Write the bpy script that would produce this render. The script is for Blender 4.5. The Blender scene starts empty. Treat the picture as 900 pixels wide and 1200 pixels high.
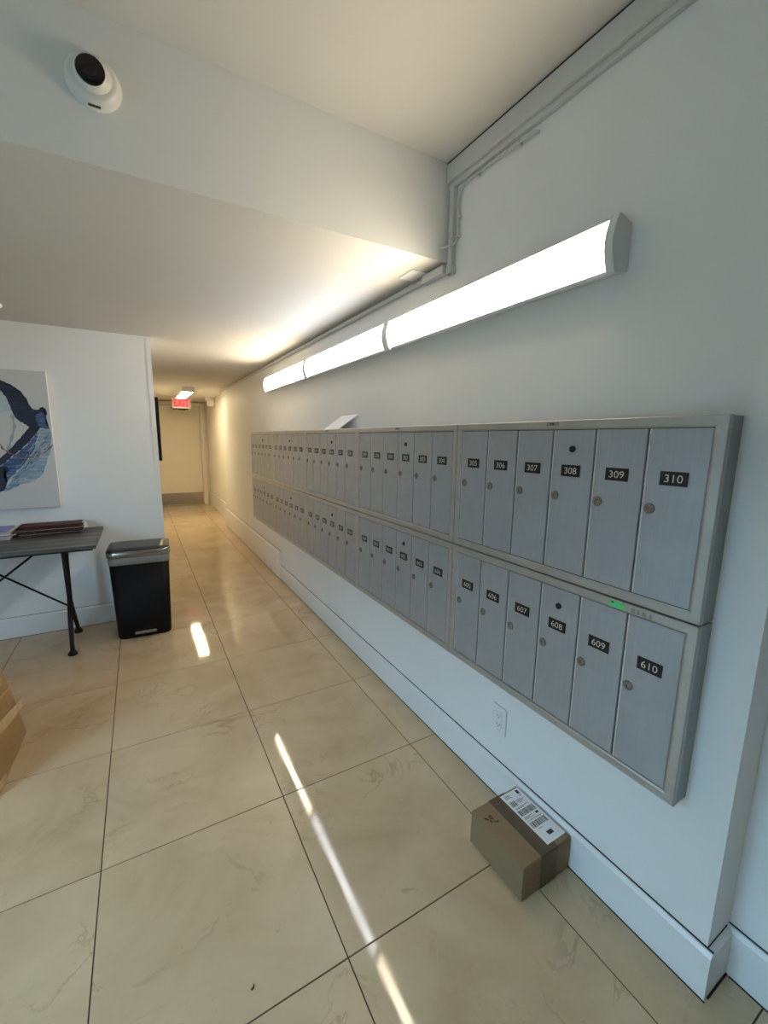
import bpy, bmesh, math, random
from mathutils import Vector, Matrix, Euler
random.seed(7)
scene = bpy.context.scene
C = scene.collection

# ------------------------------------------------------------------ camera
F_PX, YAW, PITCH, ROLL = 493.38, 0.5244, -0.1692, 0.014
CAM = Vector((-1.1647, 0.0, 1.4052))
fwd = Vector((math.sin(YAW) * math.cos(PITCH), math.cos(YAW) * math.cos(PITCH), math.sin(PITCH)))
rt0 = Vector((math.cos(YAW), -math.sin(YAW), 0))
up0 = rt0.cross(fwd)
rt = math.cos(ROLL) * rt0 + math.sin(ROLL) * up0
upv = -math.sin(ROLL) * rt0 + math.cos(ROLL) * up0
cam_d = bpy.data.cameras.new('camera')
cam_d.sensor_fit = 'VERTICAL'
cam_d.sensor_height = 36.0
cam_d.sensor_width = 27.0
cam_d.lens = F_PX / 1200.0 * 36.0
cam_d.clip_start = 0.02
cam_o = bpy.data.objects.new('camera', cam_d)
cam_o.matrix_world = Matrix((
    (rt.x, upv.x, -fwd.x, CAM.x), (rt.y, upv.y, -fwd.y, CAM.y), (rt.z, upv.z, -fwd.z, CAM.z), (0, 0, 0, 1)))
C.objects.link(cam_o)
scene.camera = cam_o

# ------------------------------------------------------------------ world and exposure
W = bpy.data.worlds.new('overcast_sky')
scene.world = W
W.use_nodes = True
bg = W.node_tree.nodes['Background']
bg.inputs['Color'].default_value = (0.42, 0.74, 1.0, 1)
bg.inputs['Strength'].default_value = 14.0
scene.view_settings.view_transform = 'Standard'
scene.view_settings.look = 'None'
scene.view_settings.gamma = 1.0
scene.view_settings.use_curve_mapping = False
scene.view_settings.exposure = 0.24
try:
    scene.cycles.use_denoising = True
    scene.cycles.denoiser = 'OPENIMAGEDENOISE'
    scene.cycles.max_bounces = 10
    scene.cycles.diffuse_bounces = 6
    scene.cycles.sample_clamp_indirect = 8
except Exception:
    pass
# strengths of the lamps the place has (used in their builders)
WARM_LAMP = ((1.0, 0.86, 0.64), 22.0)
COOL_LAMP = ((0.95, 0.97, 1.0), 13.0)
HALL_LAMP = ((1.0, 0.80, 0.48), 33.0)

# ------------------------------------------------------------------ materials
def mat(name, col, rough=0.5, metal=0.0, spec=None):
    m = bpy.data.materials.new(name)
    m.use_nodes = True
    b = m.node_tree.nodes['Principled BSDF']
    b.inputs['Base Color'].default_value = (*col, 1)
    b.inputs['Roughness'].default_value = rough
    b.inputs['Metallic'].default_value = metal
    if spec is not None:
        b.inputs['Specular IOR Level'].default_value = spec
    return m, m.node_tree.nodes, m.node_tree.links, b

def noise(nt, scale, detail=4.0, vec=None, rough=0.55, dist=0.0):
    n = nt.nodes.new('ShaderNodeTexNoise')
    n.inputs['Scale'].default_value = scale
    n.inputs['Detail'].default_value = detail
    n.inputs['Roughness'].default_value = rough
    n.inputs['Distortion'].default_value = dist
    if vec is not None:
        nt.links.new(vec, n.inputs['Vector'])
    return n

def ramp(nt, fac, stops):
    r = nt.nodes.new('ShaderNodeValToRGB')
    e = r.color_ramp.elements
    while len(e) > 1:
        e.remove(e[-1])
    e[0].position = stops[0][0]
    e[0].color = (*stops[0][1], 1)
    for p, c in stops[1:]:
        k = e.new(p)
        k.color = (*c, 1)
    nt.links.new(fac, r.inputs['Fac'])
    return r

def position(nt, scale=(1, 1, 1), src='Geometry'):
    if src == 'Geometry':
        g = nt.nodes.new('ShaderNodeNewGeometry')
        out = g.outputs['Position']
    else:
        g = nt.nodes.new('ShaderNodeTexCoord')
        out = g.outputs['Object']
    mp = nt.nodes.new('ShaderNodeMapping')
    mp.inputs['Scale'].default_value = scale
    nt.links.new(out, mp.inputs['Vector'])
    return mp.outputs['Vector']

def bump(nt, b, height, strength, dist=0.002):
    bp = nt.nodes.new('ShaderNodeBump')
    bp.inputs['Strength'].default_value = strength
    bp.inputs['Distance'].default_value = dist
    nt.links.new(height, bp.inputs['Height'])
    nt.links.new(bp.outputs['Normal'], b.inputs['Normal'])

def paint_mat(name, col, rough, tex=140, strength=0.12, var=0.03):
    m, n, l, b = mat(name, col, rough)
    nt = m.node_tree
    v = position(nt)
    n1 = noise(nt, 1.3, 3, v)
    lo = tuple(c * (1 - var) for c in col)
    hi = tuple(min(1, c * (1 + var)) for c in col)
    r = ramp(nt, n1.outputs['Fac'], [(0.3, lo), (0.7, hi)])
    l.new(r.outputs['Color'], b.inputs['Base Color'])
    n2 = noise(nt, tex, 2, v)
    bump(nt, b, n2.outputs['Fac'], strength, 0.001)
    return m

M = {}
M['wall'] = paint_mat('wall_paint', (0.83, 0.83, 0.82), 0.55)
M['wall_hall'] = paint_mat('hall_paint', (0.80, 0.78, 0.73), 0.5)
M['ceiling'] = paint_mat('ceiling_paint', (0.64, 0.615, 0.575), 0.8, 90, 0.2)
M['trim'] = paint_mat('trim_paint', (0.82, 0.82, 0.82), 0.32, 60, 0.05, 0.02)
M['door'] = paint_mat('door_paint', (0.70, 0.66, 0.57), 0.4, 60, 0.04)
M['shell'] = paint_mat('shell_paint', (0.6, 0.6, 0.58), 0.7)
M['raceway'] = paint_mat('raceway_paint', (0.62, 0.62, 0.60), 0.45, 60, 0.05)
M['gap'] = mat('dark_joint', (0.03, 0.027, 0.024), 0.9)[0]
M['grout'] = mat('grout', (0.075, 0.058, 0.042), 0.9)[0]

def make_tile_mat():
    m, n, l, b = mat('polished_stone_tile', (0.6, 0.54, 0.45), 0.09)
    nt = m.node_tree
    oi = n.new('ShaderNodeObjectInfo')
    geo = n.new('ShaderNodeNewGeometry')
    mul = n.new('ShaderNodeVectorMath'); mul.operation = 'SCALE'
    cmb = n.new('ShaderNodeCombineXYZ')
    l.new(oi.outputs['Random'], cmb.inputs['X'])
    l.new(oi.outputs['Random'], cmb.inputs['Z'])
    l.new(cmb.outputs['Vector'], mul.inputs[0]); mul.inputs['Scale'].default_value = 57.0
    add = n.new('ShaderNodeVectorMath'); add.operation = 'ADD'
    l.new(geo.outputs['Position'], add.inputs[0]); l.new(mul.outputs['Vector'], add.inputs[1])
    v = add.outputs['Vector']
    cloud = noise(nt, 2.6, 6, v, 0.6, 0.8)
    base = ramp(nt, cloud.outputs['Fac'], [(0.25, (0.475, 0.35, 0.215)), (0.5, (0.56, 0.43, 0.275)), (0.75, (0.625, 0.495, 0.33))])
    # thin wandering veins
    vn = noise(nt, 2.1, 8, v, 0.62, 1.6)
    sub = n.new('ShaderNodeMath'); sub.operation = 'SUBTRACT'; sub.inputs[1].default_value = 0.5
    l.new(vn.outputs['Fac'], sub.inputs[0])
    ab = n.new('ShaderNodeMath'); ab.operation = 'ABSOLUTE'; l.new(sub.outputs[0], ab.inputs[0])
    line = ramp(nt, ab.outputs[0], [(0.0, (1, 1, 1)), (0.018, (0, 0, 0))])
    brk = noise(nt, 3.2, 3, v)
    brkr = ramp(nt, brk.outputs['Fac'], [(0.5, (0, 0, 0)), (0.68, (1, 1, 1))])
    mm = n.new('ShaderNodeMath'); mm.operation = 'MULTIPLY'
    l.new(line.outputs['Color'], mm.inputs[0]); l.new(brkr.outputs['Color'], mm.inputs[1])
    m2 = n.new('ShaderNodeMath'); m2.operation = 'MULTIPLY'; m2.inputs[1].default_value = 0.75
    l.new(mm.outputs[0], m2.inputs[0])
    mix = n.new('ShaderNodeMix'); mix.data_type = 'RGBA'
    l.new(m2.outputs[0], mix.inputs[0]); l.new(base.outputs['Color'], mix.inputs[6])
    mix.inputs[7].default_value = (0.36, 0.27, 0.17, 1)
    # small flecks
    fl = noise(nt, 38, 2, v)
    flr = ramp(nt, fl.outputs['Fac'], [(0.70, (0, 0, 0)), (0.76, (0.35, 0.35, 0.35))])
    mix2 = n.new('ShaderNodeMix'); mix2.data_type = 'RGBA'
    l.new(flr.outputs['Color'], mix2.inputs[0]); l.new(mix.outputs[2], mix2.inputs[6])
    mix2.inputs[7].default_value = (0.42, 0.33, 0.23, 1)
    l.new(mix2.outputs[2], b.inputs['Base Color'])
    sm = noise(nt, 5.0, 5, v)
    rr = ramp(nt, sm.outputs['Fac'], [(0.35, (0.03, 0.03, 0.03)), (0.7, (0.085, 0.085, 0.085))])
    l.new(rr.outputs['Color'], b.inputs['Roughness'])
    b.inputs['IOR'].default_value = 1.5
    return m
M['tile'] = make_tile_mat()

def brushed(name, col, rough, metal, sc, var=0.08, wear=0.0):
    m, n, l, b = mat(name, col, rough, metal)
    nt = m.node_tree
    v = position(nt, sc)
    n1 = noise(nt, 1.0, 5, v, 0.7)
    lo = tuple(c * (1 - var) for c in col); hi = tuple(min(1, c * (1 + var)) for c in col)
    r = ramp(nt, n1.outputs['Fac'], [(0.3, lo), (0.7, hi)])
    if wear > 0:
        v2 = position(nt)
        n2 = noise(nt, 9, 6, v2, 0.7)
        r2 = ramp(nt, n2.outputs['Fac'], [(0.42, (1 - wear,) * 3), (0.62, (1, 1, 1))])
        mx = n.new('ShaderNodeMix'); mx.data_type = 'RGBA'; mx.blend_type = 'MULTIPLY'
        mx.inputs[0].default_value = 1
        l.new(r.outputs['Color'], mx.inputs[6]); l.new(r2.outputs['Color'], mx.inputs[7])
        l.new(mx.outputs[2], b.inputs['Base Color'])
    else:
        l.new(r.outputs['Color'], b.inputs['Base Color'])
    rr = ramp(nt, n1.outputs['Fac'], [(0.2, (rough * 0.85,) * 3), (0.8, (min(1, rough * 1.15),) * 3)])
    l.new(rr.outputs['Color'], b.inputs['Roughness'])
    return m
M['alu_door'] = brushed('anodised_door_aluminium', (0.44, 0.465, 0.50), 0.48, 0.5, (220, 220, 3), 0.06, 0.06)
M['alu_frame'] = brushed('frame_aluminium', (0.50, 0.49, 0.465), 0.42, 0.6, (60, 6, 60), 0.06, 0.08)
M['alu_bright'] = brushed('bright_aluminium', (0.74, 0.74, 0.74), 0.3, 0.6, (60, 60, 4), 0.05)
M['alu_case'] = brushed('case_aluminium', (0.34, 0.37, 0.38), 0.5, 0.5, (120, 120, 4), 0.06, 0.05)
M['lock'] = brushed('lock_brass_nickel', (0.27, 0.235, 0.19), 0.34, 0.75, (300, 300, 300), 0.2)
M['dark_metal'] = mat('dark_lock_metal', (0.03, 0.03, 0.032), 0.35, 0.6)[0]
M['steel'] = brushed('brushed_steel', (0.42, 0.40, 0.37), 0.22, 0.95, (3, 3, 40), 0.04)
M['lid_steel'] = brushed('bin_lid_steel', (0.33, 0.32, 0.30), 0.25, 0.9, (4, 160, 160), 0.1)
M['black_plastic'] = mat('black_plastic', (0.004, 0.004, 0.0045), 0.6, 0, 0.2)[0]
M['black_iron'] = mat('black_iron', (0.006, 0.006, 0.0065), 0.5, 0.0, 0.3)[0]
M['liner'] = mat('bin_liner_film', (0.25, 0.25, 0.24), 0.4)[0]
M['plate'] = mat('engraved_black_plate', (0.006, 0.006, 0.006), 0.35)[0]
M['digit'] = mat('engraved_white', (0.66, 0.64, 0.56), 0.5)[0]
M['white_plastic'] = mat('white_plastic', (0.78, 0.77, 0.73), 0.35)[0]
M['lamp_body'] = mat('lamp_housing', (0.72, 0.73, 0.75), 0.4)[0]
M['lens_black'] = mat('camera_window', (0.004, 0.004, 0.007), 0.08)[0]
M['paper'] = mat('white_paper', (0.82, 0.83, 0.84), 0.6)[0]
M['ink'] = mat('black_ink', (0.025, 0.025, 0.028), 0.6)[0]
M['red_print'] = mat('red_print', (0.06, 0.008, 0.008), 0.6, 0, 0.2)[0]
M['green'] = mat('green_sticker', (0.12, 0.72, 0.22), 0.5)[0]
M['residue'] = mat('glue_residue', (0.30, 0.29, 0.26), 0.8)[0]
M['glass'] = None
gm, gn, gl, gb = mat('window_glass', (1, 1, 1), 0.0)
gb.inputs['Transmission Weight'].default_value = 1.0
gb.inputs['IOR'].default_value = 1.02
M['glass'] = gm

def emit(name, col, s):
    m = bpy.data.materials.new(name); m.use_nodes = True
    nt = m.node_tree
    nt.nodes.remove(nt.nodes['Principled BSDF'])
    e = nt.nodes.new('ShaderNodeEmission')
    e.inputs['Color'].default_value = (*col, 1); e.inputs['Strength'].default_value = s
    nt.links.new(e.outputs[0], nt.nodes['Material Output'].inputs['Surface'])
    return m
M['lamp_warm'] = emit('warm_diffuser', *WARM_LAMP)
M['lamp_far'] = emit('far_warm_diffuser', WARM_LAMP[0], WARM_LAMP[1] * 1.15)
M['lamp_cool'] = emit('cool_diffuser', *COOL_LAMP)
M['lamp_hall'] = emit('hall_diffuser', *HALL_LAMP)
M['exit_red'] = emit('exit_letters', (1.0, 0.012, 0.012), 1.2)
M['exit_face'] = emit('exit_panel', (1.0, 0.26, 0.22), 0.75)

def cardboard(name, col):
    m, n, l, b = mat(name, col, 0.75)
    nt = m.node_tree
    v = position(nt, (90, 6, 90), 'Object')
    n1 = noise(nt, 1.0, 4, v)
    v2 = position(nt)
    n2 = noise(nt, 7, 5, v2)
    mixf = n.new('ShaderNodeMath'); mixf.operation = 'ADD'
    l.new(n1.outputs['Fac'], mixf.inputs[0]); l.new(n2.outputs['Fac'], mixf.inputs[1])
    r = ramp(nt, mixf.outputs[0], [(0.7, tuple(c * 0.9 for c in col)), (1.25, tuple(c * 1.08 for c in col))])
    l.new(r.outputs['Color'], b.inputs['Base Color'])
    bump(nt, b, n1.outputs['Fac'], 0.08, 0.001)
    return m
M['card'] = cardboard('cardboard', (0.24, 0.16, 0.085))
M['card_big'] = cardboard('kraft_cardboard', (0.33, 0.21, 0.085))
M['tape'] = mat('brown_parcel_tape', (0.10, 0.062, 0.032), 0.28)[0]
tm, tn, tl, tb = mat('clear_tape', (0.62, 0.46, 0.26), 0.12)
M['tape_clear'] = tm

def wood_mat():
    m, n, l, b = mat('grey_wood', (0.12, 0.12, 0.12), 0.42)
    nt = m.node_tree
    v = position(nt, (2.2, 26, 26))
    n1 = noise(nt, 1.0, 7, v, 0.65, 0.5)
    r = ramp(nt, n1.outputs['Fac'], [(0.36, (0.022, 0.021, 0.021)), (0.5, (0.065, 0.064, 0.063)), (0.66, (0.19, 0.19, 0.185))])
    l.new(r.outputs['Color'], b.inputs['Base Color'])
    bump(nt, b, n1.outputs['Fac'], 0.15, 0.001)
    return m
M['wood'] = wood_mat()

def stroke_mat(name, c0, c1, c2, ang=0.8):
    m, n, l, b = mat(name, c1, 0.5)
    nt = m.node_tree
    g = n.new('ShaderNodeNewGeometry')
    mp = n.new('ShaderNodeMapping')
    mp.inputs['Rotation'].default_value = (0, ang, 0)
    mp.inputs['Scale'].default_value = (9, 9, 70)
    l.new(g.outputs['Position'], mp.inputs['Vector'])
    n1 = noise(nt, 1.0, 6, mp.outputs['Vector'], 0.7, 0.6)
    r = ramp(nt, n1.outputs['Fac'], [(0.34, c0), (0.5, c1), (0.68, c2)])
    l.new(r.outputs['Color'], b.inputs['Base Color'])
    return m
M['canvas'] = paint_mat('canvas', (0.62, 0.61, 0.60), 0.8, 300, 0.2, 0.03)
M['canvas_edge'] = mat('canvas_edge', (0.84, 0.84, 0.85), 0.6)[0]
M['navy'] = stroke_mat('navy_paint', (0.004, 0.005, 0.016), (0.007, 0.010, 0.03), (0.02, 0.035, 0.10))
M['blue'] = stroke_mat('blue_paint', (0.02, 0.04, 0.13), (0.05, 0.10, 0.24), (0.20, 0.30, 0.46))
M['pale_blue'] = stroke_mat('pale_blue_paint', (0.13, 0.22, 0.36), (0.26, 0.36, 0.48), (0.55, 0.58, 0.60))
M['ice_blue'] = stroke_mat('ice_blue_paint', (0.36, 0.48, 0.56), (0.46, 0.57, 0.62), (0.58, 0.62, 0.64))
M['umber'] = mat('umber_paint', (0.20, 0.11, 0.09), 0.6)[0]
M['grey_wash'] = mat('grey_wash', (0.36, 0.38, 0.42), 0.7)[0]

# ------------------------------------------------------------------ helpers
def box(bm, x0, x1, y0, y1, z0, z1, mi=0):
    vs = [bm.verts.new(p) for p in ((x0, y0, z0), (x1, y0, z0), (x1, y1, z0), (x0, y1, z0),
                                    (x0, y0, z1), (x1, y0, z1), (x1, y1, z1), (x0, y1, z1))]
    for f in ((3, 2, 1, 0), (4, 5, 6, 7), (0, 1, 5, 4), (1, 2, 6, 5), (2, 3, 7, 6), (3, 0, 4, 7)):
        bm.faces.new([vs[i] for i in f]).material_index = mi
    return vs

def poly_prism(bm, pts, axis, a, b, mi=0):
    """closed polygon (2D) extruded along axis from a to b"""
    def P(p, t):
        return {'x': (t, p[0], p[1]), 'y': (p[0], t, p[1]), 'z': (p[0], p[1], t)}[axis]
    A = [bm.verts.new(P(p, a)) for p in pts]
    B = [bm.verts.new(P(p, b)) for p in pts]
    bm.faces.new(A).material_index = mi
    bm.faces.new(B[::-1]).material_index = mi
    n = len(pts)
    for i in range(n):
        bm.faces.new((A[i], B[i], B[(i + 1) % n], A[(i + 1) % n])).material_index = mi

def tube(bm, pts, r, seg=10, mi=0, cap=True):
    pts = [Vector(p) for p in pts]
    rings = []
    for i, p in enumerate(pts):
        if i == 0: d = pts[1] - p
        elif i == len(pts) - 1: d = p - pts[-2]
        else: d = (pts[i + 1] - p).normalized() + (p - pts[i - 1]).normalized()
        d.normalize()
        a = d.orthogonal().normalized() if i == 0 else (prev - d * prev.dot(d)).normalized()
        prev = a
        b = d.cross(a)
        rad = r[i] if isinstance(r, (list, tuple)) else r
        rings.append([bm.verts.new(p + a * math.cos(t) * rad + b * math.sin(t) * rad)
                      for t in (2 * math.pi * k / seg for k in range(seg))])
    for i in range(len(rings) - 1):
        for k in range(seg):
            f = bm.faces.new((rings[i][k], rings[i][(k + 1) % seg], rings[i + 1][(k + 1) % seg], rings[i + 1][k]))
            f.smooth = True; f.material_index = mi
    if cap:
        bm.faces.new(rings[0][::-1]).material_index = mi
        bm.faces.new(rings[-1]).material_index = mi

def lathe(bm, prof, origin, axis, seg=28, mi=0):
    """prof: (radius, distance along axis)"""
    axis = Vector(axis).normalized(); o = Vector(origin)
    a = axis.orthogonal().normalized(); b = axis.cross(a)
    rings = []
    for r, h in prof:
        if r < 1e-6:
            rings.append([bm.verts.new(o + axis * h)])
        else:
            rings.append([bm.verts.new(o + axis * h + (a * math.cos(t) + b * math.sin(t)) * r)
                          for t in (2 * math.pi * k / seg for k in range(seg))])
    for i in range(len(rings) - 1):
        A, B = rings[i], rings[i + 1]
        for k in range(seg):
            k2 = (k + 1) % seg
            if len(A) == 1 and len(B) == 1: continue
            if len(A) == 1: f = bm.faces.new((A[0], B[k2], B[k]))
            elif len(B) == 1: f = bm.faces.new((A[k], A[k2], B[0]))
            else: f = bm.faces.new((A[k], A[k2], B[k2], B[k]))
            f.smooth = True; f.material_index = mi

def mesh_of(name, bm, mats):
    bmesh.ops.recalc_face_normals(bm, faces=bm.faces)
    me = bpy.data.meshes.new(name)
    bm.to_mesh(me); bm.free()
    for m in (mats if isinstance(mats, (list, tuple)) else [mats]):
        me.materials.append(m)
    return me

def link(name, me, parent=None, loc=None):
    o = bpy.data.objects.new(name, me)
    C.objects.link(o)
    if parent is not None: o.parent = parent
    if loc is not None: o.location = loc
    return o

def obj(name, bm, mats, parent=None, bevel=0.0, seg=2, loc=None):
    o = link(name, mesh_of(name, bm, mats), parent, loc)
    if bevel > 0:
        md = o.modifiers.new('bevel', 'BEVEL')
        md.width = bevel; md.segments = seg; md.limit_method = 'ANGLE'; md.angle_limit = math.radians(40)
        md.harden_normals = False
    return o

def tag(o, label, cat, group=None):
    o['label'] = label; o['category'] = cat
    if group: o['group'] = group
    return o

def thing(name, label, cat, loc=(0, 0, 0), group=None, rotz=0.0):
    o = bpy.data.objects.new(name, None)
    o.empty_display_size = 0.1
    C.objects.link(o)
    o.location = loc; o.rotation_euler = (0, 0, rotz)
    return tag(o, label, cat, group)

def struct(name, bm, mats, parent=None, bevel=0.0):
    o = obj(name, bm, mats, parent, bevel)
    if parent is None: o['kind'] = 'structure'
    return o

def bbox_obj(name, dims, mats, parent=None, bevel=0.0):
    bm = bmesh.new(); box(bm, *dims)
    return obj(name, bm, mats, parent, bevel)

def sbox(name, dims, mats, bevel=0.0):
    bm = bmesh.new(); box(bm, *dims)
    return struct(name, bm, mats, None, bevel)

# text shapes -------------------------------------------------------
_glyph = {}
def glyphs(s):
    """flat mesh of a string: (verts2d, faces, width, height)"""
    if s in _glyph: return _glyph[s]
    cu = bpy.data.curves.new('txt', 'FONT')
    cu.body = s; cu.size = 1.0; cu.resolution_u = 3; cu.fill_mode = 'FRONT'
    o = bpy.data.objects.new('txt', cu); C.objects.link(o)
    dg = bpy.context.evaluated_depsgraph_get()
    me = bpy.data.meshes.new_from_object(o.evaluated_get(dg))
    vs = [(v.co.x, v.co.y) for v in me.vertices]
    fs = [tuple(p.vertices) for p in me.polygons]
    bpy.data.objects.remove(o); bpy.data.curves.remove(cu); bpy.data.meshes.remove(me)
    x0 = min(v[0] for v in vs); x1 = max(v[0] for v in vs); y0 = min(v[1] for v in vs); y1 = max(v[1] for v in vs)
    vs = [((x - x0) / (x1 - x0), (y - y0) / (y1 - y0)) for x, y in vs]
    _glyph[s] = (vs, fs, x1 - x0, y1 - y0)
    return _glyph[s]

def put_text(bm, s, origin, ux, uy, w, h, mi):
    """string stretched to a w x h rectangle whose lower-left is origin"""
    vs, fs, _, _ = glyphs(s)
    o = Vector(origin); ux = Vector(ux); uy = Vector(uy)
    V = [bm.verts.new(o + ux * (x * w) + uy * (y * h)) for x, y in vs]
    for f in fs:
        try: bm.faces.new([V[i] for i in f]).material_index = mi
        except ValueError: pass

# ================================================================== THE SETTING
YB = 1.505      # beam face
ZS = 2.127      # lower ceiling
ZC = 2.486      # upper ceiling
YL = 3.695      # wall with the painting
XL = -1.04      # corridor's left wall
YE = 9.70       # end wall of the corridor
RX0, RX1 = -2.95, 0.12
YBACK = -3.0

# floor: a bed of grout with every tile on it
bm = bmesh.new(); box(bm, RX0 - 0.1, RX1 + 0.12, YBACK - 0.1, YE + 0.12, -0.10, -0.0025)
floor = struct('floor', bm, M['grout'])
SX, SY, XC, T0 = 0.606, 0.6109, -0.1605, 0.8501
G = 0.0017
tile_cache = {}
def tile(x0, x1, y0, y1):
    w, h = round(x1 - x0, 4), round(y1 - y0, 4)
    if (w, h) not in tile_cache:
        bm = bmesh.new()
        a, b = w / 2, h / 2
        e = 0.0010
        lo = [bm.verts.new(p) for p in ((-a, -b, -0.008), (a, -b, -0.008), (a, b, -0.008), (-a, b, -0.008))]
        mi = [bm.verts.new(p) for p in ((-a, -b, -e), (a, -b, -e), (a, b, -e), (-a, b, -e))]
        tp = [bm.verts.new(p) for p in ((-a + e, -b + e, 0), (a - e, -b + e, 0), (a - e, b - e, 0), (-a + e, b - e, 0))]
        bm.faces.new(tp)
        for A, B in ((lo, mi), (mi, tp)):
            for i in range(4):
                bm.faces.new((A[i], A[(i + 1) % 4], B[(i + 1) % 4], B[i]))
        tile_cache[(w, h)] = mesh_of('tile', bm, M['tile'])
    link('tile', tile_cache[(w, h)], floor, ((x0 + x1) / 2, (y0 + y1) / 2, 0))
for i in range(-6, 15):
    y0, y1 = T0 + i * SY, T0 + (i + 1) * SY
    if y0 > YE: break
    y0c, y1c = max(y0, YBACK), min(y1, YE)
    for k in range(-1, 7):
        x1 = XC - k * SX; x0 = x1 - SX
        x1c, x0c = min(x1, RX1), max(x0, RX0)
        if y0 > YL + 0.1 and x1 < XL: continue
        if y0 > YL and x0 < XL - 0.1: x0c = max(x0c, XL - 0.1)
        if x1c - x0c < 0.02 or y1c - y0c < 0.02: continue
        tile(x0c + G, x1c - G, y0c + G, y1c - G)

# walls
sbox('wall_right', (0, 0.24, 0.335, 7.07, 0, ZC), M['wall'])
sbox('wall_right_near', (RX1, 0.24, YBACK, 0.335, 0, ZC), M['wall'])
sbox('wall_right_far', (0.105, 0.24, 7.07, YE, 0, ZC), M['wall_hall'])
sbox('wall_left', (RX0 - 0.1, XL, YL, YL + 0.14, 0, ZC), M['wall'])
sbox('wall_hall_left', (XL - 0.14, XL, YL + 0.14, YE, 0, ZC), M['wall_hall'])
sbox('wall_far', (XL - 0.14, 0.24, YE, YE + 0.12, 0, ZC), M['wall_hall'])
sbox('wall_back', (RX0 - 0.1, 0.24, YBACK - 0.1, YBACK, 0, ZC), M['shell'])
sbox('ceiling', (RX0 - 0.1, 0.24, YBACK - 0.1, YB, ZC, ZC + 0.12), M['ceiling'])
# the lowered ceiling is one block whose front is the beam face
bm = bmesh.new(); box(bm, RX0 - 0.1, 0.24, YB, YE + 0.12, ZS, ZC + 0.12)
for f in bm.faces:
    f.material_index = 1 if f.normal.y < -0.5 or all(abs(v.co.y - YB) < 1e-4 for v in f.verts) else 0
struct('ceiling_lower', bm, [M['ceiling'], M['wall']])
# invented glazed opening on the left, unseen, lets daylight in: piers, head, posts and panes
GY0, GY1, GZ = 0.0, 1.25, 2.08
bm = bmesh.new()
box(bm, RX0 - 0.1, RX0, YBACK, GY0, 0, ZC)
box(bm, RX0 - 0.1, RX0, GY1, YL, 0, ZC)
box(bm, RX0 - 0.1, RX0, GY0, GY1, GZ, ZC)
struct('wall_side', bm, M['shell'])
bm = bmesh.new()
NP = 1
for i in range(NP + 1):
    y = GY0 + (GY1 - GY0 - 0.06) * i / NP
    box(bm, RX0 - 0.08, RX0 - 0.02, y, y + 0.06, 0, GZ)
box(bm, RX0 - 0.08, RX0 - 0.02, GY0, GY1, 0.0, 0.08)
box(bm, RX0 - 0.08, RX0 - 0.02, GY0, GY1, GZ - 0.06, GZ)
win = struct('added_window', bm, M['alu_case'])
gp = bpy.data.materials.new('clear_pane'); gp.use_nodes = True
_nt = gp.node_tree; _nt.nodes.remove(_nt.nodes['Principled BSDF'])
_tr = _nt.nodes.new('ShaderNodeBsdfTransparent'); _gl = _nt.nodes.new('ShaderNodeBsdfGlossy'); _gl.inputs['Roughness'].default_value = 0.02
_mx = _nt.nodes.new('ShaderNodeMixShader'); _mx.inputs[0].default_value = 0.06
_nt.links.new(_tr.outputs[0], _mx.inputs[1]); _nt.links.new(_gl.outputs[0], _mx.inputs[2])
_nt.links.new(_mx.outputs[0], _nt.nodes['Material Output'].inputs['Surface'])
bbox_obj('pane', (RX0 - 0.053, RX0 - 0.047, GY0 + 0.06, GY1 - 0.06, 0.08, GZ - 0.06), gp, win)
sbox('sky_blocker_canopy', (RX0 - 0.95, RX0 - 0.1, GY0 - 0.4, GY1 + 0.4, 2.25, 2.33), M['shell'])  # added unseen overhang, keeps steep skylight off the floor
sbox('horizon_blocker', (-24, -20, -30, 30, -0.12, 5.6), mat('blocker_grey', (0.16, 0.16, 0.155), 0.8)[0])  # invented unseen block, hides the low sky from the upper wall
sbox('ground_outside', (-60, 30, -60, 40, -0.30, -0.12), mat('asphalt', (0.10, 0.10, 0.10), 0.9)[0])

# baseboards: profile with an eased top, dark crack where it meets the wall
def bb_profile(th, h):
    return [(0, 0), (-th, 0.0), (-th, h - 0.012), (-th * 0.45, h - 0.0015), (0, h)]
def baseboard_y(name, xw, y0, y1, th, h):
    bm = bmesh.new()
    poly_prism(bm, [(xw + a, b) for a, b in bb_profile(th, h)], 'y', y0, y1)
    box(bm, xw - 0.0028, xw, y0, y1, h, h + 0.0028, 1)
    return struct(name, bm, [M['trim'], M['gap']])
def baseboard_x(name, yw, x0, x1, th, h):
    bm = bmesh.new()
    poly_prism(bm, [(yw + a, b) for a, b in bb_profile(th, h)], 'x', x0, x1)
    box(bm, x0, x1, yw - 0.002, yw, h, h + 0.002, 1)
    return struct(name, bm, [M['trim'], M['gap']])
BT = 0.0145
baseboard_y('baseboard_right', 0, 0.335 - BT, 4.075, BT, 0.140)
baseboard_y('baseboard_right_tall', 0, 4.075, 7.07 + 0.02, 0.020, 0.282)
baseboard_x('baseboard_corner', 0.335, 0.0, RX1 - BT, BT, 0.140)
baseboard_y('baseboard_right_near', RX1, YBACK, 0.335, BT, 0.140)
baseboard_y('baseboard_right_far', 0.105, 7.07, YE - 0.06, 0.018, 0.282)
baseboard_x('baseboard_left', YL, RX0, XL, 0.016, 0.145)
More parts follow.
